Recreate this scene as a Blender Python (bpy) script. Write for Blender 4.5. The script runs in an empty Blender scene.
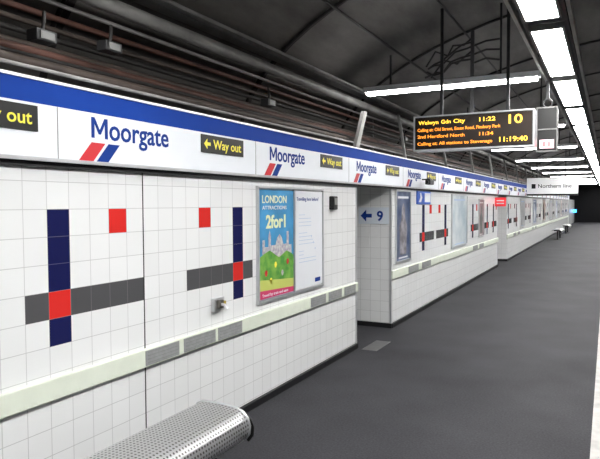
import bpy, math, random
from mathutils import Vector, Matrix, Euler
random.seed(4)
S=bpy.context.scene
S.view_settings.view_transform='Standard'
COL=S.collection
# ------------------------------------------------------------------ materials
def newmat(name):
    m=bpy.data.materials.new(name); m.use_nodes=True
    return m,m.node_tree.nodes,m.node_tree.links,m.node_tree.nodes['Principled BSDF']
def mat(name,c,rough=.5,metal=0,noise=0,nscale=8,bump=0,emit=0,spec=.3,c2=None):
    m,N,L,B=newmat(name)
    B.inputs['Roughness'].default_value=rough; B.inputs['Metallic'].default_value=metal
    B.inputs['Specular IOR Level'].default_value=spec
    tc=N.new('ShaderNodeNewGeometry'); nz=N.new('ShaderNodeTexNoise'); nz.inputs['Scale'].default_value=nscale
    nz.inputs['Detail'].default_value=6
    L.new(tc.outputs['Position'],nz.inputs['Vector'])
    r=N.new('ShaderNodeValToRGB')
    d=c2 if c2 else tuple(x*(1-noise) for x in c)
    r.color_ramp.elements[0].position=.35; r.color_ramp.elements[1].position=.65
    r.color_ramp.elements[0].color=(*d,1); r.color_ramp.elements[1].color=(*c,1)
    L.new(nz.outputs['Fac'],r.inputs['Fac']); L.new(r.outputs['Color'],B.inputs['Base Color'])
    if bump:
        b=N.new('ShaderNodeBump'); b.inputs['Strength'].default_value=bump; b.inputs['Distance'].default_value=.01
        L.new(nz.outputs['Fac'],b.inputs['Height']); L.new(b.outputs['Normal'],B.inputs['Normal'])
    if emit:
        B.inputs['Emission Color'].default_value=(*c,1); B.inputs['Emission Strength'].default_value=emit
    return m
T=.142
def tilemat(name,c,grout=(.55,.55,.56),rough=.18,spec=.45):
    m,N,L,B=newmat(name)
    B.inputs['Roughness'].default_value=rough; B.inputs['Specular IOR Level'].default_value=spec
    g=N.new('ShaderNodeNewGeometry')
    sp=N.new('ShaderNodeSeparateXYZ'); L.new(g.outputs['Position'],sp.inputs[0])
    sn=N.new('ShaderNodeSeparateXYZ'); L.new(g.outputs['True Normal'],sn.inputs[0])
    def M(op,a,b=None):
        n=N.new('ShaderNodeMath'); n.operation=op
        for i,v in enumerate((a,b)):
            if v is None: continue
            if isinstance(v,(int,float)): n.inputs[i].default_value=v
            else: L.new(v,n.inputs[i])
        return n.outputs[0]
    U=M('ADD',M('MULTIPLY',M('SUBTRACT',sp.outputs['Y'],.007),M('ABSOLUTE',sn.outputs['X'])),M('MULTIPLY',M('ADD',sp.outputs['X'],2.55),M('ABSOLUTE',sn.outputs['Y'])))
    V=M('SUBTRACT',sp.outputs['Z'],.066)
    cb=N.new('ShaderNodeCombineXYZ'); L.new(M('ADD',U,T*100),cb.inputs[0]); L.new(M('ADD',V,T*10),cb.inputs[1])
    br=N.new('ShaderNodeTexBrick'); br.offset=0; br.squash=1
    br.inputs['Scale'].default_value=1; br.inputs['Brick Width'].default_value=T; br.inputs['Row Height'].default_value=T
    br.inputs['Mortar Size'].default_value=.002; br.inputs['Mortar Smooth'].default_value=.2
    br.inputs['Color1'].default_value=(*c,1); br.inputs['Color2'].default_value=(*[x*.96 for x in c],1)
    br.inputs['Mortar'].default_value=(*grout,1)
    L.new(cb.outputs[0],br.inputs['Vector']); L.new(br.outputs['Color'],B.inputs['Base Color'])
    bp=N.new('ShaderNodeBump'); bp.inputs['Strength'].default_value=.3; bp.inputs['Distance'].default_value=.002; bp.invert=True
    L.new(br.outputs['Fac'],bp.inputs['Height']); L.new(bp.outputs['Normal'],B.inputs['Normal'])
    return m
tw=tilemat('tile_white',(.83,.84,.845)); tb=tilemat('tile_blue',(.012,.014,.075),(.08,.08,.15),spec=.25); tr=tilemat('tile_red',(.68,.03,.025),(.4,.2,.2)); tg=tilemat('tile_grey',(.085,.085,.09),(.15,.15,.15))
MW=mat('white_enamel',(.82,.83,.85),.3,noise=.03)
MBAND=mat('fascia_white',(.83,.86,.91),.4,noise=.03,nscale=3,spec=.2)
MBL=mat('stripe_blue',(.010,.052,.32),.6,noise=.05,spec=.08)
MNAVY=mat('lettering_navy',(.012,.045,.25),.6,spec=.1)
MRED=mat('sign_red',(.6,.03,.04),.4)
MBLK=mat('sign_black',(.010,.010,.010),.4)
MYEL=mat('sign_yellow',(.85,.75,.08),.4,emit=.1)
MDK=mat('dark_steel',(.03,.03,.032),.5,noise=.3)
MBASE=mat('skirting_black',(.010,.010,.012),.5)
MLEDGE=mat('ledge_cream',(.74,.79,.68),.4,noise=.05)
MVENT=mat('vent_grey',(.32,.33,.33),.5,noise=.15,nscale=30)
MVSL=mat('vent_slat',(.28,.29,.29),.5,noise=.15,nscale=30)
MAL=mat('aluminium',(.62,.63,.65),.35,metal=.6,noise=.1)
MGREY=mat('painted_grey',(.22,.22,.215),.5,noise=.35,nscale=4)
MGRL=mat('duct_light_grey',(.38,.375,.36),.5,noise=.45,nscale=3)
MBR=mat('pipe_brown',(.085,.065,.055),.6,noise=.5,nscale=5)
MRUST=mat('pipe_rust',(.12,.055,.042),.6,noise=.5,nscale=5)
MCABLE=mat('cable_dark',(.025,.023,.022),.6,noise=.4,nscale=6)
MWC=mat('cable_pale',(.42,.41,.40),.6,noise=.45,nscale=4)
MLIT=mat('lamp_diffuser',(1,.99,.97),.4,emit=58)
MLIT2=mat('lamp_tube',(1,.99,.97),.4,emit=36)
MORG=mat('led_orange',(1,.33,.03),.5,emit=1.6)
MYLED=mat('led_yellow',(1,.62,.06),.5,emit=1.8)
MLEDR=mat('led_red',(1,.1,.1),.5,emit=2)
MPINK=mat('lit_pink',(1,.7,.75),.5,emit=.5)
MBLUEL=mat('signal_blue',(.05,.35,1),.5,emit=5)
def ceilmat():
    m,N,L,B=newmat('tunnel_lining'); B.inputs['Roughness'].default_value=.7
    g=N.new('ShaderNodeNewGeometry')
    mp=N.new('ShaderNodeMapping'); mp.inputs['Scale'].default_value=(1.2,.35,1.2); L.new(g.outputs['Position'],mp.inputs[0])
    n1=N.new('ShaderNodeTexNoise'); n1.inputs['Scale'].default_value=1.6; n1.inputs['Detail'].default_value=9; n1.inputs['Roughness'].default_value=.65; L.new(mp.outputs[0],n1.inputs['Vector'])
    r=N.new('ShaderNodeValToRGB'); r.color_ramp.elements[0].position=.32; r.color_ramp.elements[1].position=.7
    r.color_ramp.elements[0].color=(.060,.055,.050,1); r.color_ramp.elements[1].color=(.185,.175,.165,1)
    L.new(n1.outputs['Fac'],r.inputs[0])
    sp=N.new('ShaderNodeSeparateXYZ'); L.new(g.outputs['Position'],sp.inputs[0])
    a=N.new('ShaderNodeMath'); a.operation='ADD'; a.inputs[1].default_value=24-5.1-.03; L.new(sp.outputs['Y'],a.inputs[0])
    b=N.new('ShaderNodeMath'); b.operation='MODULO'; b.inputs[1].default_value=2.4; L.new(a.outputs[0],b.inputs[0])
    c=N.new('ShaderNodeMath'); c.operation='LESS_THAN'; c.inputs[1].default_value=.06; L.new(b.outputs[0],c.inputs[0])
    mx=N.new('ShaderNodeMixRGB'); mx.inputs[2].default_value=(.02,.018,.017,1); L.new(c.outputs[0],mx.inputs[0]); L.new(r.outputs[0],mx.inputs[1])
    L.new(mx.outputs[0],B.inputs['Base Color'])
    bp=N.new('ShaderNodeBump'); bp.inputs['Strength'].default_value=.5; bp.inputs['Distance'].default_value=.03; L.new(n1.outputs['Fac'],bp.inputs['Height']); L.new(bp.outputs[0],B.inputs['Normal'])
    return m
MCEIL=ceilmat()
def floormat():
    m,N,L,B=newmat('asphalt'); B.inputs['Roughness'].default_value=.75; B.inputs['Specular IOR Level'].default_value=.18
    g=N.new('ShaderNodeNewGeometry')
    n1=N.new('ShaderNodeTexNoise'); n1.inputs['Scale'].default_value=70; n1.inputs['Detail'].default_value=6; L.new(g.outputs['Position'],n1.inputs['Vector'])
    n2=N.new('ShaderNodeTexNoise'); n2.inputs['Scale'].default_value=1.3; n2.inputs['Detail'].default_value=6; L.new(g.outputs['Position'],n2.inputs['Vector'])
    r=N.new('ShaderNodeValToRGB'); r.color_ramp.elements[0].position=.3; r.color_ramp.elements[1].position=.75
    r.color_ramp.elements[0].color=(.015,.015,.018,1); r.color_ramp.elements[1].color=(.056,.056,.063,1)
    ad=N.new('ShaderNodeMath'); ad.operation='MULTIPLY_ADD'; ad.inputs[1].default_value=.4; L.new(n2.outputs['Fac'],ad.inputs[0])
    h=N.new('ShaderNodeMath'); h.operation='MULTIPLY'; h.inputs[1].default_value=.6; L.new(n1.outputs['Fac'],h.inputs[0]); L.new(h.outputs[0],ad.inputs[2])
    L.new(ad.outputs[0],r.inputs[0]); L.new(r.outputs[0],B.inputs['Base Color'])
    bp=N.new('ShaderNodeBump'); bp.inputs['Strength'].default_value=.4; bp.inputs['Distance'].default_value=.003; L.new(n1.outputs['Fac'],bp.inputs['Height']); L.new(bp.outputs[0],B.inputs['Normal'])
    return m
MFL=floormat()
def perfmat():
    m,N,L,B=newmat('perforated_steel'); B.inputs['Metallic'].default_value=.8; B.inputs['Roughness'].default_value=.28
    uv=N.new('ShaderNodeUVMap')
    sc=N.new('ShaderNodeVectorMath'); sc.operation='MULTIPLY'; sc.inputs[1].default_value=(42,42,0); L.new(uv.outputs[0],sc.inputs[0])
    fr=N.new('ShaderNodeVectorMath'); fr.operation='FRACTION'; L.new(sc.outputs[0],fr.inputs[0])
    sb=N.new('ShaderNodeVectorMath'); sb.operation='SUBTRACT'; sb.inputs[1].default_value=(.5,.5,0); L.new(fr.outputs[0],sb.inputs[0])
    ln=N.new('ShaderNodeVectorMath'); ln.operation='LENGTH'; L.new(sb.outputs[0],ln.inputs[0])
    lt=N.new('ShaderNodeMath'); lt.operation='LESS_THAN'; lt.inputs[1].default_value=.26; L.new(ln.outputs['Value'],lt.inputs[0])
    mx=N.new('ShaderNodeMixRGB'); mx.inputs[1].default_value=(.78,.78,.79,1); mx.inputs[2].default_value=(.08,.08,.08,1); L.new(lt.outputs[0],mx.inputs[0]); L.new(mx.outputs[0],B.inputs['Base Color'])
    return m
MPERF=perfmat()
# ------------------------------------------------------------------ helpers
def link(ob,parent=None,**p):
    COL.objects.link(ob)
    if parent: ob.parent=parent
    for k,v in p.items(): ob[k]=v
    return ob
def mesh(name,v,f,mats,fm=None,parent=None,loc=(0,0,0),smooth=False,**p):
    me=bpy.data.meshes.new(name); me.from_pydata(v,[],f); me.update()
    for m in (mats if isinstance(mats,(list,tuple)) else [mats]): me.materials.append(m)
    if fm:
        for i,pl in enumerate(me.polygons): pl.material_index=fm[i]
    if smooth:
        for pl in me.polygons: pl.use_smooth=True
    ob=bpy.data.objects.new(name,me); ob.location=loc
    return link(ob,parent,**p)
BF=[(0,3,2,1),(4,5,6,7),(0,1,5,4),(1,2,6,5),(2,3,7,6),(3,0,4,7)]
def bv(x0,x1,y0,y1,z0,z1): return [(x0,y0,z0),(x1,y0,z0),(x1,y1,z0),(x0,y1,z0),(x0,y0,z1),(x1,y0,z1),(x1,y1,z1),(x0,y1,z1)]
def box(name,x0,x1,y0,y1,z0,z1,m,parent=None,bevel=0,**p):
    if parent is None:
        cx,cy=(x0+x1)/2,(y0+y1)/2
        ob=mesh(name,bv(x0-cx,x1-cx,y0-cy,y1-cy,0,z1-z0),BF,m,loc=(cx,cy,z0),**p)
    else: ob=mesh(name,bv(x0,x1,y0,y1,z0,z1),BF,m,parent=parent,**p)
    if bevel:
        b=ob.modifiers.new('bevel','BEVEL'); b.width=bevel; b.segments=2
    return ob
def boxes(name,lst,m,parent=None,**p):
    v=[];f=[]
    for b in lst:
        o=len(v); v+=bv(*b); f+=[tuple(i+o for i in q) for q in BF]
    return mesh(name,v,f,m,parent=parent,**p)
def each(name,lst,m,parent,**p):
    for b in lst: box(name,*b,m,parent=parent,**p)
def root(name,loc,label,cat,**p):
    e=bpy.data.objects.new(name,None); e.location=loc; e.empty_display_size=.1
    return link(e,None,label=label,category=cat,**p)
def tube(name,pts,r,m,parent=None,res=3,cyc=False,**p):
    cu=bpy.data.curves.new(name,'CURVE'); cu.dimensions='3D'; cu.bevel_depth=r; cu.bevel_resolution=res; cu.use_fill_caps=True
    s=cu.splines.new('POLY'); s.points.add(len(pts)-1); s.use_cyclic_u=cyc
    for i,q in enumerate(pts): s.points[i].co=(*q,1)
    t=bpy.data.objects.new('t',cu); me=bpy.data.meshes.new_from_object(t); bpy.data.objects.remove(t)
    me.materials.clear(); me.materials.append(m)
    for pl in me.polygons: pl.use_smooth=True
    return link(bpy.data.objects.new(name,me),parent,**p)
WX=Matrix(((0,0,1),(1,0,0),(0,1,0)))
WY=Matrix(((1,0,0),(0,0,-1),(0,1,0)))
def txt(name,body,parent,loc,O,h,m,width=None,bold=0.0,align='LEFT',depth=.0015,shear=0,**p):
    cu=bpy.data.curves.new('f','FONT'); cu.body=body; cu.size=1; cu.extrude=0.01; cu.offset=bold; cu.shear=shear
    cu.resolution_u=3
    t=bpy.data.objects.new('t',cu); COL.objects.link(t)
    bpy.context.view_layer.update()
    me=bpy.data.meshes.new_from_object(t); bpy.data.objects.remove(t)
    s=h/.72
    xs=[v.co.x for v in me.vertices]; x0,x1=min(xs),max(xs)
    k=(width/(x1-x0)) if width else s
    for v in me.vertices:
        c=v.co.copy(); c.x=(c.x-x0)*k; c.y*=s; c.z*=depth/.01
        if align=='CENTER': c.x-=(x1-x0)*k/2
        v.co=O@c+Vector(loc)
    me.materials.clear(); me.materials.append(m)
    return link(bpy.data.objects.new(name,me),parent,**p)
def poly(name,pts,parent,loc,O,m,depth=.002,**p):
    n=len(pts); v=[O@Vector((a,b,0))+Vector(loc) for a,b in pts]+[O@Vector((a,b,depth))+Vector(loc) for a,b in pts]
    f=[tuple(range(n))[::-1],tuple(range(n,2*n))]+[(i,(i+1)%n,n+(i+1)%n,n+i) for i in range(n)]
    return mesh(name,[tuple(q) for q in v],f,m,parent=parent,**p)
def dup(ob,off,parent=None):
    c=ob.copy()
    if parent is None: c.location=ob.location+Vector(off)
    else: c.parent=parent
    COL.objects.link(c)
    for ch in list(ob.children):
        dup(ch,off,c)
    return c
def dups(ob,offs):
    return [dup(ob,o) for o in offs]
def arrow(name,parent,loc,O,w,h,m):
    return poly(name,[(0,0),(w*.5,h*.5),(w*.5,h*.16),(w,h*.16),(w,-h*.16),(w*.5,-h*.16),(w*.5,-h*.5)],parent,loc,O,m)
# ------------------------------------------------------------------ shell
Y0,Y1=-3.0,56.0
W=-2.55
mesh('floor',bv(-4.6,.62,Y0,Y1,-.25,0),BF,MFL,kind='structure')
box('trim_1',-.08,.04,Y0,Y1,0.0,.003,mat('line_white',(.5,.49,.47),.6,noise=.25),kind='structure')
box('trim_2',.42,.62,Y0,Y1,0.0,.012,mat('coping_stone',(.2,.2,.19),.7,noise=.2),kind='structure')
box('floor_trackbed',.62,5.2,Y0,Y1,-1.2,-1.1,mat('ballast',(.03,.027,.025),.9,noise=.6,nscale=20,bump=1),kind='structure')
for i,x in enumerate((1.25,2.68)):
    box('running_rail' if i==0 else 'running_rail.001',x-.035,x+.035,Y0,Y1,-1.1,-.95,MRUST,label='steel running rail on the trackbed',category='rail',group='running rails')
CX,A,Bz,ZS=.9,4.25,1.9,2.2
def arc(t): return (CX-A*math.cos(t),ZS+Bz*math.sin(t))
prof=[(CX-A,-.25)]+[arc(math.pi*i/40) for i in range(41)]+[(CX+A,-1.2)]
v=[];f=[]
ny=24
for j in range(ny+1):
    y=Y0+(Y1-Y0)*j/ny
    for x,z in prof: v.append((x,y,z))
n=len(prof)
for j in range(ny):
    for i in range(n-1): f.append((j*n+i,j*n+i+1,(j+1)*n+i+1,(j+1)*n+i))
mesh('ceiling',v,f,MCEIL,smooth=True,kind='structure')
MEND=mat('headwall_dark',(.012,.012,.013),.9,spec=.1)
box('wall_end',-4.6,5.2,Y1,Y1+.2,-1.2,4.3,MEND,kind='structure')
box('wall_back',-4.6,5.2,Y0-.2,Y0,-1.2,4.3,MEND,kind='structure')
k=3
y=5.1-2.4*3
while y<45:
    tube('trim_%d'%k,[(arc(t)[0],y,arc(t)[1]-.02) for t in [math.pi*(.06+.88*i/30) for i in range(31)]],.016,MCABLE,kind='structure'); k+=1; y+=2.4
def tiled(name,y0,y1,cells,x=W,zt=1.9):
    ys=[y0]; kk=math.floor((y0-2.137)/T)+1
    while 2.137+kk*T<y1-1e-4: ys.append(2.137+kk*T); kk+=1
    ys.append(y1)
    zs=[0,.066]
    while zs[-1]+T<zt-.001: zs.append(zs[-1]+T)
    zs.append(zt)
    v=[];f=[];fm=[]
    mi={'w':0,'b':1,'r':2,'g':3}
    for a in range(len(ys)-1):
        for b in range(len(zs)-1):
            o=len(v); v+=[(x,ys[a],zs[b]),(x,ys[a+1],zs[b]),(x,ys[a+1],zs[b+1]),(x,ys[a],zs[b+1])]
            f.append((o,o+1,o+2,o+3))
            kc=round(((ys[a]+ys[a+1])/2-2.137)/T-.5); jr=round(((zs[b]+zs[b+1])/2-1.06)/T-.5)
            fm.append(mi[cells.get((kc,jr),'w')])
    o=len(v); v+=bv(x-.3,x,y0,y1,0,zt)
    for q in (0,1,2,4,5): f.append(tuple(i+o for i in BF[q])); fm.append(0)
    return mesh(name,v,f,[tw,tb,tr,tg],fm,kind='structure')
def motif(c,kb,left,right,kr):
    for j in range(-1,4): c[(kb,j)]='b'
    for i in range(1,left+1): c[(kb-i,0)]='g'
    for i in range(1,right+1): c[(kb+i,0)]='g'
    c[(kb,0)]='r'; c[(kr,3)]='r'
c={}
motif(c,0,1,4,3); motif(c,12,4,1,9); motif(c,-13,4,1,-16)
E1,S2,E2,S3,E3=6.36,7.59,16.2,17.8,47.0
tiled('wall_left',Y0,E1,c)
c={}
motif(c,49,1,4,52); motif(c,59,4,1,56); motif(c,76,1,4,79); motif(c,88,4,1,85); motif(c,94,1,3,97)
tiled('wall_left.001',S2,E2,c)
c={}
for q in range(112,310,26):
    motif(c,q,1,4,q+3); motif(c,q+12,4,1,q+9)
tiled('wall_left.002',S3,E3,c)
tiled('wall_left.003',48.2,Y1,{})
for i,(a,b) in enumerate(((E1,S2),(E2,S3),(E3,48.2))):
    box('wall_passage' if i==0 else 'wall_passage.%03d'%i,-4.6,-2.851,b,b+.2,0,1.9,tw,kind='structure')
    box('wall_passage_side' if i==0 else 'wall_passage_side.%03d'%i,-4.6,-2.851,a-.2,a,0,1.9,tw,kind='structure')
    box('ceiling_passage' if i==0 else 'ceiling_passage.%03d'%i,-4.6,-2.52,a,b,1.9,1.96,MGREY,kind='structure')
    box('baseboard_passage' if i==0 else 'baseboard_passage.%03d'%i,-4.6,-2.53,b-.02,b,0,.06,MBASE,kind='structure')
for i,(a,b) in enumerate(((Y0,E1),(S2,E2),(S3,E3))):
    s='' if i==0 else '.%03d'%i
    box('baseboard_left'+s,W,W+.03,a,b,0,.055,MBASE,kind='structure')
    box('trim_ledge'+s,W,W+.03,a,b,.645,.758,MLEDGE,bevel=.006,kind='structure')
    box('trim_corner'+s,W-.02,W+.012,b-.012,b+.004,0,1.9,MAL,kind='structure')
box('trim_corner_start',W-.02,W+.012,S2-.006,S2+.02,0,1.9,MAL,kind='structure')
box('trim_joint',W,W+.003,2.844,2.851,.0,1.88,MDK,kind='structure')
FX=-2.50
fv=[(FX,1.885),(FX,2.149),(FX,2.26),(FX-.05,2.275),(FX-.12,2.275),(FX-.12,1.885)]
v=[(x,yy,z) for yy in (Y0,47.5) for x,z in fv]; n=6
f=[(i,i+n,(i+1)%n+n,(i+1)%n) for i in range(n)]+[tuple(range(n)),tuple(range(2*n-1,n-1,-1))]
f=[tuple(reversed(q)) for q in f]
mesh('trim_fascia',v,f,[MBAND,MBL],[0,1,1,0,0,0,0,0],kind='structure')
boxes('trim_fascia_edge',[(FX-.05,FX+.012,Y0,47.5,1.868,1.886),(FX-.05,FX+.006,Y0,47.5,2.262,2.276)],MAL,kind='structure')
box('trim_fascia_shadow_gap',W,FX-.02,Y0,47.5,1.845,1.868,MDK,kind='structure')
box('trim_fascia_top',-3.35,FX-.125,Y0,47.5,2.2,2.26,MCABLE,kind='structure')
for i in range(24):
    yy=2.17+1.93*i
    if yy<46: box('trim_fascia_joint' if i==0 else 'trim_fascia_joint.%03d'%i,FX,FX+.002,yy,yy+.005,1.887,2.148,MVENT,kind='structure')
P=1.93
r=root('way_out_sign',(FX,1.515,2.01),'black sign with yellow way out lettering and arrow on the fascia','sign',group='way out signs on the fascia')
box('sign_plate',0,.006,0,.535,0,.125,MBLK,parent=r)
arrow('arrow',r,(.006,.03,.062),WX,.075,.07,MYEL)
txt('lettering','Way out',r,(.006,.14,.033),WX,.066,MYEL,width=.36,bold=.012)
dups(r,[(0,P*i-.065,0) for i in range(1,23)])
r=root('station_name_sign',(FX,2.306,1.9),'navy station name with red and blue slashes on white fascia','sign',group='station name signs on the fascia')
H=.112
Mp=[(0,0),(.022,0),(.022,.080),(.052,.022),(.068,.022),(.098,.080),(.098,0),(.12,0),(.12,H),(.096,H),(.06,.046),(.024,H),(0,H)]
poly('initial_letter',Mp,r,(.001,.09,.115),WX,MNAVY,.0015)
txt('lettering','oorgate',r,(.001,.09+.132,.115),WX,.122,MNAVY,width=.51,bold=.014)
poly('red_slash',[(0,-.012),(.09,.09),(.19,.09),(.10,-.012)],r,(.001,0,0),WX,MRED,label='red diagonal slash')
poly('blue_slash',[(.125,-.012),(.215,.09),(.30,.09),(.21,-.012)],r,(.001,0,0),WX,MNAVY,label='blue diagonal slash')
dups(r,[(0,P*i,0) for i in range(1,23)])
def vent(y0,y1):
    ob=root('vent_grille',(W+.03,y0,.65),'grey metal grille plate set in the cream ledge','vent',group='vent plates in the ledge')
    box('frame',0,.004,0,y1-y0,.006,.098,MVENT,parent=ob)
    each('slat',[(0.004,.006,.02,y1-y0-.02,.02+.022*i,.027+.022*i) for i in range(4)],MVSL,ob)
for a,b in ((142,176),(181,213),(216,240),(310,325),(328,341),(344,355)):
    ya=(1700/(608-a)-1.139)/.89; yb=(1700/(608-b)-1.139)/.89
    vent(ya,yb)
for q in (8.3,9.0,12.9,13.6,19,20,24,25): vent(q,q+.5)
# ------------------------------------------------------------------ pipes
def pipe(nm,x,z,r_,m,lab,a=Y0+.05,b=46,wob=.0):
    pts=[]; nn=40 if wob else 2
    for i in range(nn):
        t=i/(nn-1); pts.append((x+random.uniform(-wob,wob),a+(b-a)*t,z+random.uniform(-wob,wob)*.8))
    tube(nm,pts,r_,m,label=lab,category='pipe' if 'pipe' in nm else 'cable')
pipe('cable',-2.61,2.35,.010,MWC,'thin pale cable clipped above the fascia',wob=.004)
pipe('pipe',-2.72,2.40,.03,MBR,'brown pipe running along above the fascia')
pipe('pipe.001',-2.86,2.50,.028,MRUST,'rusty red pipe running along the tunnel lining')
pipe('cable.001',-2.78,2.46,.014,MCABLE,'black cable sagging between clips',wob=.01)
pipe('cable.002',-2.92,2.63,.016,MCABLE,'black cable sagging between clips',wob=.01)
pipe('pipe.002',-2.95,2.56,.022,MBR,'brown pipe running along the tunnel lining')
pipe('cable.003',-2.95,2.69,.016,MBR,'brown cable sagging between clips',wob=.01)
pipe('pipe.003',-2.92,2.75,.018,MRUST,'rusty red pipe running along the tunnel lining')
pipe('pipe.004',-2.75,2.88,.045,MGRL,'large pale grey pipe running along the tunnel lining')
pipe('cable.004',-2.88,2.82,.013,MWC,'thin grey cable sagging between clips',wob=.01)
box('cable_duct',-2.83,-2.71,Y0+.05,46,3.0,3.06,MGREY,label='grey rectangular cable duct under the vault',category='duct')
pipe('cable.005',-2.62,3.0,.012,MGRL,'thin pale cable beside the duct',wob=.006)
pipe('cable.006',-2.2,3.40,.014,MCABLE,'black cable fixed to the vault')
pipe('cable.007',-1.55,3.68,.012,MCABLE,'black cable fixed to the vault')
r=root('pipe_bracket',(-2.56,1.0,2.277),'grey angled steel bracket holding pipes above the fascia','bracket',group='steel pipe brackets')
box('upright',-.50,-.46,-.02,.02,0,.6,MGREY,parent=r)
mesh('brace',[(.0,-.018,0),(.035,-.018,0),(.035,.018,0),(.0,.018,0),(-.1,-.018,.62),(-.065,-.018,.62),(-.065,.018,.62),(-.1,.018,.62)],BF,MGREY,parent=r)
dups(r,[(0,2.4*i,0) for i in range(3,18)])
r=root('strut',(-2.6,6.43,2.277),'short pale steel strut leaning above the fascia','strut')
mesh('strut_bar',[(0,-.05,0),(.04,-.05,0),(.04,.05,0),(0,.05,0),(0,.22,.46),(.04,.22,.46),(.04,.32,.46),(0,.32,.46)],BF,MGRL,parent=r)
for i,(yy,zz,xx) in enumerate(((2.15,2.50,-2.64),(2.65,2.56,-2.66),(4.5,2.5,-2.64),(8.4,2.55,-2.64))):
    r=root('junction_box' if i==0 else 'junction_box.%03d'%i,(xx,yy,zz),'small grey electrical junction box among the cables','electrical box',group='junction boxes')
    box('body',-.05,.03,0,.13,0,.06,MDK,parent=r,bevel=.005)
    box('lid',.03,.036,.02,.11,.01,.05,MGREY,parent=r)
    tube('conduit',[(0,.06,.06),(0,.07,.11),(-.03,.10,.17)],.010,MCABLE,parent=r)
# ------------------------------------------------------------------ longitudinal lights
ZL=2.95
r=root('lighting_trunking',(-.43,0,ZL),'long dark steel trunking with pale flanges carrying the lamps','lighting trunking')
box('channel',-.15,.15,Y0+.05,50,.03,.16,MDK,parent=r)
each('flange',[(-.19,-.165,Y0+.05,50,.0,.05),(.165,.19,Y0+.05,50,.0,.05)],MGRL,r)
r=root('ceiling_lamp',(-.43,4.87-2.1*3,ZL),'rectangular white fluorescent lamp in the overhead trunking','lamp',group='lamps in the overhead trunking')
box('diffuser',-.105,.105,.0,1.8,-.012,.02,MLIT,parent=r)
fr=[(-.125,-.02),(.125,-.02),(.125,1.82),(-.125,1.82),(-.106,-.001),(.106,-.001),(.106,1.801),(-.106,1.801)]
v=[(a,b,z) for z in (-.016,.029) for a,b in fr]
f=[]
for i in range(4):
    j=(i+1)%4
    f+=[(i,i+4,j+4,j),(i+8,j+8,j+12,i+12),(i,j,j+8,i+8),(i+4,i+12,j+12,j+4)]
mesh('frame',v,f,MGREY,parent=r)
dups(r,[(0,2.1*i,0) for i in range(1,27)])
r=root('cross_lamp',(-2.53,6.6,ZL-.02),'long white fluorescent batten hung crosswise below the vault','lamp',group='crosswise lamps')
box('housing',0,1.9,-.06,.06,.0,.06,MW,parent=r,bevel=.006)
box('diffuser',.03,1.87,-.045,.045,-.03,0,MLIT2,parent=r,bevel=.006)
each('hanger',[(.3,.32,-.01,.01,.06,.40),(1.5,1.52,-.01,.01,.06,.8)],MDK,r)
dups(r,[(0,4.2*i,0) for i in range(-1,10) if i!=0])
# ------------------------------------------------------------------ train display
DY=6.4
r=root('departure_display',(-1.876,DY,2.23),'black electronic departure board with orange lettering hung across the platform','departure board')
box('housing',0,1.2,0,.2,0,.345,MBLK,parent=r,bevel=.004)
v=[(a,yy,z) for yy in (-.012,.21) for a,z in ((-.014,-.016),(1.214,-.016),(1.214,.359),(-.014,.359),(0,0),(1.2,0),(1.2,.345),(0,.345))]
ff=[]
for i in range(4):
    j=(i+1)%4
    ff+=[(i,i+4,j+4,j),(i+8,j+8,j+12,i+12),(i,j,j+8,i+8),(i+4,i+12,j+12,j+4)]
mesh('frame',v,ff,MAL,parent=r)
box('screen',.012,1.188,-.006,0,.012,.333,mat('screen_brown',(.02,.012,.008),.25),parent=r)
each('hanger',[(.25,.28,.08,.11,.359,1.5),(.93,.96,.08,.11,.359,1.65)],MDK,r)
g=-.008
for b_,x_,w_ in (('Welwyn',.04,.215),('Gdn',.285,.10),('City',.415,.12)):
    txt('destination_lettering',b_,r,(x_,g,.265),WY,.042,MYLED,width=w_,bold=.01)
txt('time_lettering','11:22',r,(.68,g,.265),WY,.042,MYLED,width=.16,bold=.01)
txt('calling_lettering','Calling at: Old Street, Essex Road, Finsbury Park',r,(.03,g,.192),WY,.034,MORG,width=.86,bold=.01)
txt('second_train_lettering','2nd Hertford North',r,(.03,g,.12),WY,.036,MORG,width=.5,bold=.01)
txt('second_time_lettering','11:34',r,(.68,g,.12),WY,.036,MORG,width=.14,bold=.01)
txt('third_train_lettering','Calling at: All stations to Stevenage',r,(.03,g,.045),WY,.034,MORG,width=.78,bold=.01)
txt('clock_lettering','11:19:40',r,(.88,g,.045),WY,.05,MYLED,width=.27,bold=.01)
txt('platform_number_lettering','10',r,(.97,g,.225),WY,.09,MYLED,width=.13,bold=.01)
def sqframe(nm,x0,x1,z0,z1,t,ya,yb,m,parent):
    v=[(a,yy,z) for yy in (ya,yb) for a,z in ((x0,z0),(x1,z0),(x1,z1),(x0,z1),(x0+t,z0+t),(x1-t,z0+t),(x1-t,z1-t),(x0+t,z1-t))]
    mesh(nm,v,ff,m,parent=parent)
r=root('platform_indicator',(-.69,6.9,2.2),'black hanging platform indicator box with small lit red display','indicator box')
box('housing',0,.2,0,.2,0,.46,MBLK,parent=r,bevel=.01)
sqframe('frame',-.006,.206,-.006,.466,.012,-.012,.01,MGREY,r)
box('divider',.006,.194,-.01,0,.225,.237,MGREY,parent=r)
box('display',.03,.17,-.012,-.001,.03,.12,MPINK,parent=r)
each('display_digit',[(.06,.085,-.015,-.012,.05,.1),(.11,.135,-.015,-.012,.05,.1)],MLEDR,r)
tube('bracket_ring',[(.1+.045*math.cos(a*math.pi/8),.05,.51+.045*math.sin(a*math.pi/8)) for a in range(16)],.01,MDK,parent=r,cyc=True)
box('hanger',.085,.115,.04,.06,.555,.75,MDK,parent=r)
r=root('cable_pole',(-1.45,7.3,2.6),'dark vertical pole with tangled cables fixed to the vault','pole')
box('pole',-.02,.02,-.02,.02,-.1,1.08,MDK,parent=r)
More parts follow.
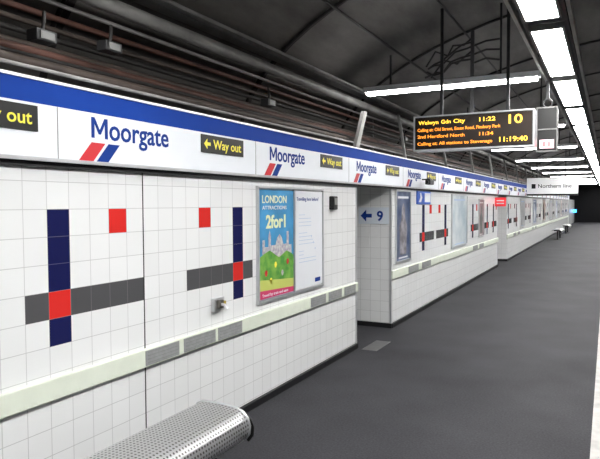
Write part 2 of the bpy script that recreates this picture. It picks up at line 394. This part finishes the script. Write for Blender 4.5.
for i in range(6):
    pts=[(0,0,.75+.05*i)]
    for j in range(1,6): pts.append((-.12*j+random.uniform(-.04,.04),.05*j,.75+.05*i-.03*j+random.uniform(-.08,.06)))
    tube('cable' ,pts,.012,MCABLE,parent=r)
for i in range(3):
    tube('cable',[(0,0,.7+.1*i),(.15,.03,.75+.1*i),(.3,.05,.72+.12*i)],.012,MCABLE,parent=r)
r=root('hanging_direction_sign',(-2.50,22,1.90),'white hanging sign with black Northern line lettering across the platform','sign')
box('panel',0,1.6,0,.12,0.06,.60,mat('lit_white',(.9,.9,.9),.4,emit=.25),parent=r)
box('lower_edge',0,1.6,-.01,.13,0,.06,MBLK,parent=r)
txt('lettering','Northern line',r,(.36,-.004,.26),WY,.14,MBLK,width=1.05,bold=.01)
box('line_symbol',.15,.28,-.004,0,.24,.40,MBLK,parent=r)
each('hanger',[(.3,.33,.04,.07,.60,1.3),(1.2,1.23,.04,.07,.60,1.6)],MDK,r)
# ------------------------------------------------------------------ posters near
def frame(r,w,h,t=.02,m=MAL):
    v=[(xx,a,b) for xx in (0.,.025) for a,b in ((0,0),(w,0),(w,h),(0,h),(t,t),(w-t,t),(w-t,h-t),(t,h-t))]
    mesh('frame',v,[tuple(reversed(q)) for q in ff],m,parent=r)
r=root('poster_frame',(W,4.18,.83),'silver double frame with colourful attractions poster and white notice','poster')
frame(r,1.27,.97)
box('divider',0,.022,.64,.66,.02,.95,MAL,parent=r)
MSKY=mat('poster_sky',(.07,.33,.62),.4,noise=.3,nscale=5); MGRN=mat('poster_green',(.07,.28,.05),.4,c2=(.22,.45,.08),nscale=12)
box('attractions_poster',0,.012,.04,.63,.03,.94,MSKY,parent=r,label='blue and green London attractions poster')
q=(.012,0,0)
poly('poster_hills',[(.04,.11),(.63,.11),(.63,.36),(.5,.42),(.36,.36),(.2,.44),(.04,.38)],r,q,WX,MGRN,.001)
MCREAM=mat('poster_cream',(.6,.6,.55),.4,c2=(.35,.3,.4),nscale=30)
poly('poster_skyline',[(.08,.40),(.08,.52),(.12,.52),(.12,.46),(.18,.46),(.18,.55),(.2,.6),(.22,.55),(.22,.47),(.3,.47),(.33,.53),(.37,.56),(.41,.53),(.44,.47),(.5,.47),(.5,.58),(.54,.58),(.54,.46),(.59,.46),(.59,.38),(.5,.41),(.36,.36),(.2,.43)],r,(.0131,0,0),WX,MCREAM,.001)
poly('poster_banner',[(.04,.03),(.63,.03),(.63,.075),(.04,.10)],r,(.0131,0,0),WX,mat('poster_pink',(.6,.05,.15),.4),.001)
poly('poster_flash',[(.04,.10),(.63,.075),(.63,.15),(.04,.19)],r,(.0131,0,0),WX,mat('poster_lime',(.55,.6,.15),.4),.001)
txt('poster_title','LONDON',r,(.014,.08,.83),WX,.065,mat('poster_yellow',(.85,.85,.6),.4),width=.42,bold=.015)
txt('poster_subtitle','ATTRACTIONS',r,(.014,.08,.775),WX,.032,MW,width=.42,bold=.01)
txt('poster_offer','2for1',r,(.014,.14,.62),WX,.11,mat('poster_lemon',(.85,.88,.55),.4),width=.34,bold=.03)
txt('poster_footer','Travel by train and save',r,(.0145,.07,.045),WX,.026,MW,width=.45)
for i,(a,b,mm) in enumerate(((.14,.24,MRED),(.3,.3,MYEL),(.42,.22,MCREAM),(.52,.31,MRED),(.22,.17,MYEL))):
    poly('poster_flower',[(a+.022*math.cos(i_),b+.028*math.sin(i_)) for i_ in range(6)],r,(.0131,0,0),WX,mm,.001)
box('notice_poster',0,.012,.67,1.25,.03,.94,mat('notice_white',(.74,.76,.80),.4),parent=r,label='white travel notice with pale blue text')
txt('notice_title','Travelling here before?',r,(.012,.70,.85),WX,.035,MNAVY,width=.46)
MPB=mat('notice_blue',(.45,.55,.72),.5)
random.seed(2)
boxes('notice_text',[(.012,.0125,.74,.82+random.random()*.3,.24+.034*i,.245+.034*i) for i in range(15) if i%5],MPB,parent=r)
each('notice_mark',[(.012,.0127,1.0+.04*i,1.012+.04*i,.5-.06*i,.52-.06*i) for i in range(3)],MPB,r)
box('notice_logo',.012,.0127,1.08,1.2,.06,.1,MNAVY,parent=r)
r=root('help_point',(W,5.62,1.59),'small black wall box beside the poster','wall box')
box('housing',0,.05,0,.12,0,.14,MBLK,parent=r,bevel=.01)
box('faceplate',.05,.056,.025,.095,.05,.12,MGREY,parent=r)
box('base_bracket',.0,.03,.03,.1,-.02,0,MAL,parent=r)
r=root('wall_socket',(W,3.55,.87),'small metal wall outlet with yellow plug above the ledge','wall outlet')
box('plate',0,.03,0,.13,0,.1,MAL,parent=r,bevel=.005)
box('cover',.03,.06,.02,.08,.025,.085,mat('socket_dark',(.1,.09,.08),.4),parent=r,bevel=.006)
box('plug',.03,.05,.09,.12,.03,.07,mat('plug_ochre',(.45,.33,.05),.4),parent=r)
tube('spout',[(.04,.05,.05),(.09,.05,.05),(.11,.05,.02)],.012,MAL,parent=r)
r=root('platform_sign',(-3.0,S2,1.38),'pale sign with navy arrow and number on passage tiles','sign')
box('plate',0,.43,-.01,-.001,0,.22,mat('plate_pale_blue',(.72,.78,.86),.4),parent=r)
arrow('arrow',r,(.03,-.01,.11),WY,.16,.16,MNAVY)
txt('lettering','9',r,(.26,-.01,.045),WY,.13,MNAVY,bold=.03)
def poster(y0,w,z0,h,cm,lab,title=None,fig=None,nm='poster_frame'):
    r=root(nm,(W,y0,z0),lab,'poster'); frame(r,w,h,.025)
    box('poster_sheet',0,.012,.025,w-.025,.025,h-.025,cm,parent=r)
    if fig: poly('poster_figure',[(w*a,h*b) for a,b in ((.3,.1),(.7,.1),(.75,.5),(.62,.6),(.6,.75),(.5,.82),(.4,.75),(.38,.6),(.25,.5))],r,(.012,0,0),WX,fig,.001)
    each('poster_caption',[(.012,.0135,w*.15,w*.85,h*.88,h*.91),(.012,.0135,w*.2,w*.8,h*.05,h*.07)],MW if fig else MPB,r)
MPD=mat('poster_dark',(.03,.06,.15),.3,c2=(.16,.19,.28),nscale=4)
poster(7.76,.68,.84,1.0,MPD,'framed dark blue poster with a pale figure on tiles',fig=mat('figure_pale',(.35,.33,.36),.5,noise=.6,nscale=9))
poster(11.0,1.35,.82,1.0,mat('poster_palegrey',(.38,.46,.52),.3,c2=(.62,.66,.68),nscale=3),'framed pale grey blue poster on tiles')
poster(13.6,.6,.9,.85,mat('poster_plum',(.2,.12,.14),.3,c2=(.4,.3,.3),nscale=6),'framed dark plum poster on tiles',fig=MGREY)
for i,yy in enumerate((20.6,24.3,28.0,31.7,35.4,39.1)):
    poster(yy,1.2,.85,.95,mat('poster_mix%d'%i,((.5,.5,.52),(.1,.15,.3),(.55,.4,.35))[i%3],.3,noise=.4,nscale=4),('framed pale grey poster','framed navy poster','framed tan poster')[i%3]+' on the tiled wall',fig=(None,MW,MDK)[i%3])
r=root('help_sign',(W,8.78,1.64),'blue and white information sign above the poster','sign')
box('plate',0,.015,0,.75,0,.2,mat('sign_bright_blue',(.02,.10,.5),.4),parent=r)
box('white_panel',.015,.018,.4,.72,.03,.17,MW,parent=r)
poly('symbol',[(.08,.03),(.2,.03),(.26,.1),(.2,.17),(.14,.17),(.16,.1)],r,(.015,0,0),WX,MW)
r=root('emergency_sign',(W,15.8,1.57),'small red illuminated sign projecting beside passage opening','sign')
box('plate',0,.26,-.02,.04,0,.22,mat('red_lit',(.75,.04,.05),.4,emit=.3),parent=r)
each('white_bar',[(.04,.22,-.024,-.02,.06,.085),(.04,.22,-.024,-.02,.13,.155)],MW,r)
r=root('security_camera',(FX,8.9,1.9),'small dark security camera on bracket under the fascia','security camera')
box('bracket',0,.12,.0,.02,.1,.12,MDK,parent=r)
box('body',.08,.16,-.12,.1,.03,.1,MDK,parent=r,bevel=.01)
tube('lens',[(.12,-.12,.065),(.12,-.15,.065)],.022,MBLK,parent=r)
box('drain_cover',-2.46,-2.28,6.3,6.8,0,.004,mat('cover_grey',(.10,.10,.10),.5,noise=.2,nscale=30),label='grey metal cover plate set in the platform',category='floor plate')
# ------------------------------------------------------------------ bench
def bench(loc,lab,L=2.3):
    r=root('bench',loc,lab,'bench')
    pf=[(-.19,.385),(-.2,.41),(-.19,.435),(-.16,.45),(-.10,.455),(0,.455),(.08,.45),(.13,.435),(.165,.40),(.18,.36),(.175,.315),(.15,.28)]
    v=[];f=[]; d=[0]
    for i in range(1,len(pf)): d.append(d[-1]+math.dist(pf[i],pf[i-1]))
    nn=len(pf)
    for yy in (-L/2,L/2):
        for x,z in pf: v.append((x,yy,z))
    for i in range(nn-1): f.append((i,i+1,nn+i+1,nn+i))
    ob=mesh('seat',v,f,MPERF,parent=r,smooth=True)
    uv=ob.data.uv_layers.new(name='UVMap')
    for pl in ob.data.polygons:
        for li in pl.loop_indices:
            vi=ob.data.loops[li].vertex_index; uv.data[li].uv=(v[vi][1]+10,d[vi%nn])
    sm=ob.modifiers.new('s','SOLIDIFY'); sm.thickness=.006; sm.offset=0
    for e in (-L/2,L/2):
        tube('end_rim',[(x,e,z) for x,z in pf],.011,MAL,parent=r)
        tube('end_guard',[(x*1.05+.004,e+(.012 if e>0 else -.012),z-.012) for x,z in pf[3:]],.011,MBLK,parent=r)
    tube('back_rail',[(-.195,-L/2,.40),(-.195,L/2,.40)],.014,MAL,parent=r)
    for e in (-L/2+.35,L/2-.35):
        boxes('leg',[(-.03,.03,e-.03,e+.03,.0,.42),(-.15,.15,e-.04,e+.04,0,.012),(-.15,.11,e-.02,e+.02,.38,.42)],MBLK,parent=r)
    return r
bench((-2.02,1.78,0),'perforated silver metal bench with curved front edge and black supports')
for yy in (30,36): bench((-2.0,yy,0),'distant silver metal bench beside the tiled wall')
r=root('signal_lamp',(-2.45,54.5,0),'small blue lamp on a dark post at the platform end','signal')
box('post',-.03,.03,-.03,.03,0,.85,MDK,parent=r)
box('lamp',-.13,.13,-.05,.05,.85,1.1,MBLUEL,parent=r)
# ------------------------------------------------------------------ camera
cam=bpy.data.cameras.new('camera'); co=bpy.data.objects.new('camera',cam); COL.objects.link(co)
cam.sensor_width=36; cam.lens=36.0; cam.clip_end=200; cam.clip_start=.02
yaw=math.atan(308/600); pit=math.atan(25.5/600); roll=math.radians(0.25)
R=Matrix.Rotation(yaw,3,'Z')@Matrix.Rotation(math.pi/2-pit,3,'X')@Matrix.Rotation(-roll,3,'Z')
co.matrix_world=Matrix.Translation((0,0,1.65))@R.to_4x4()
S.camera=co
w=bpy.data.worlds.new('world'); w.use_nodes=True; w.node_tree.nodes['Background'].inputs[0].default_value=(.02,.02,.02,1); S.world=w
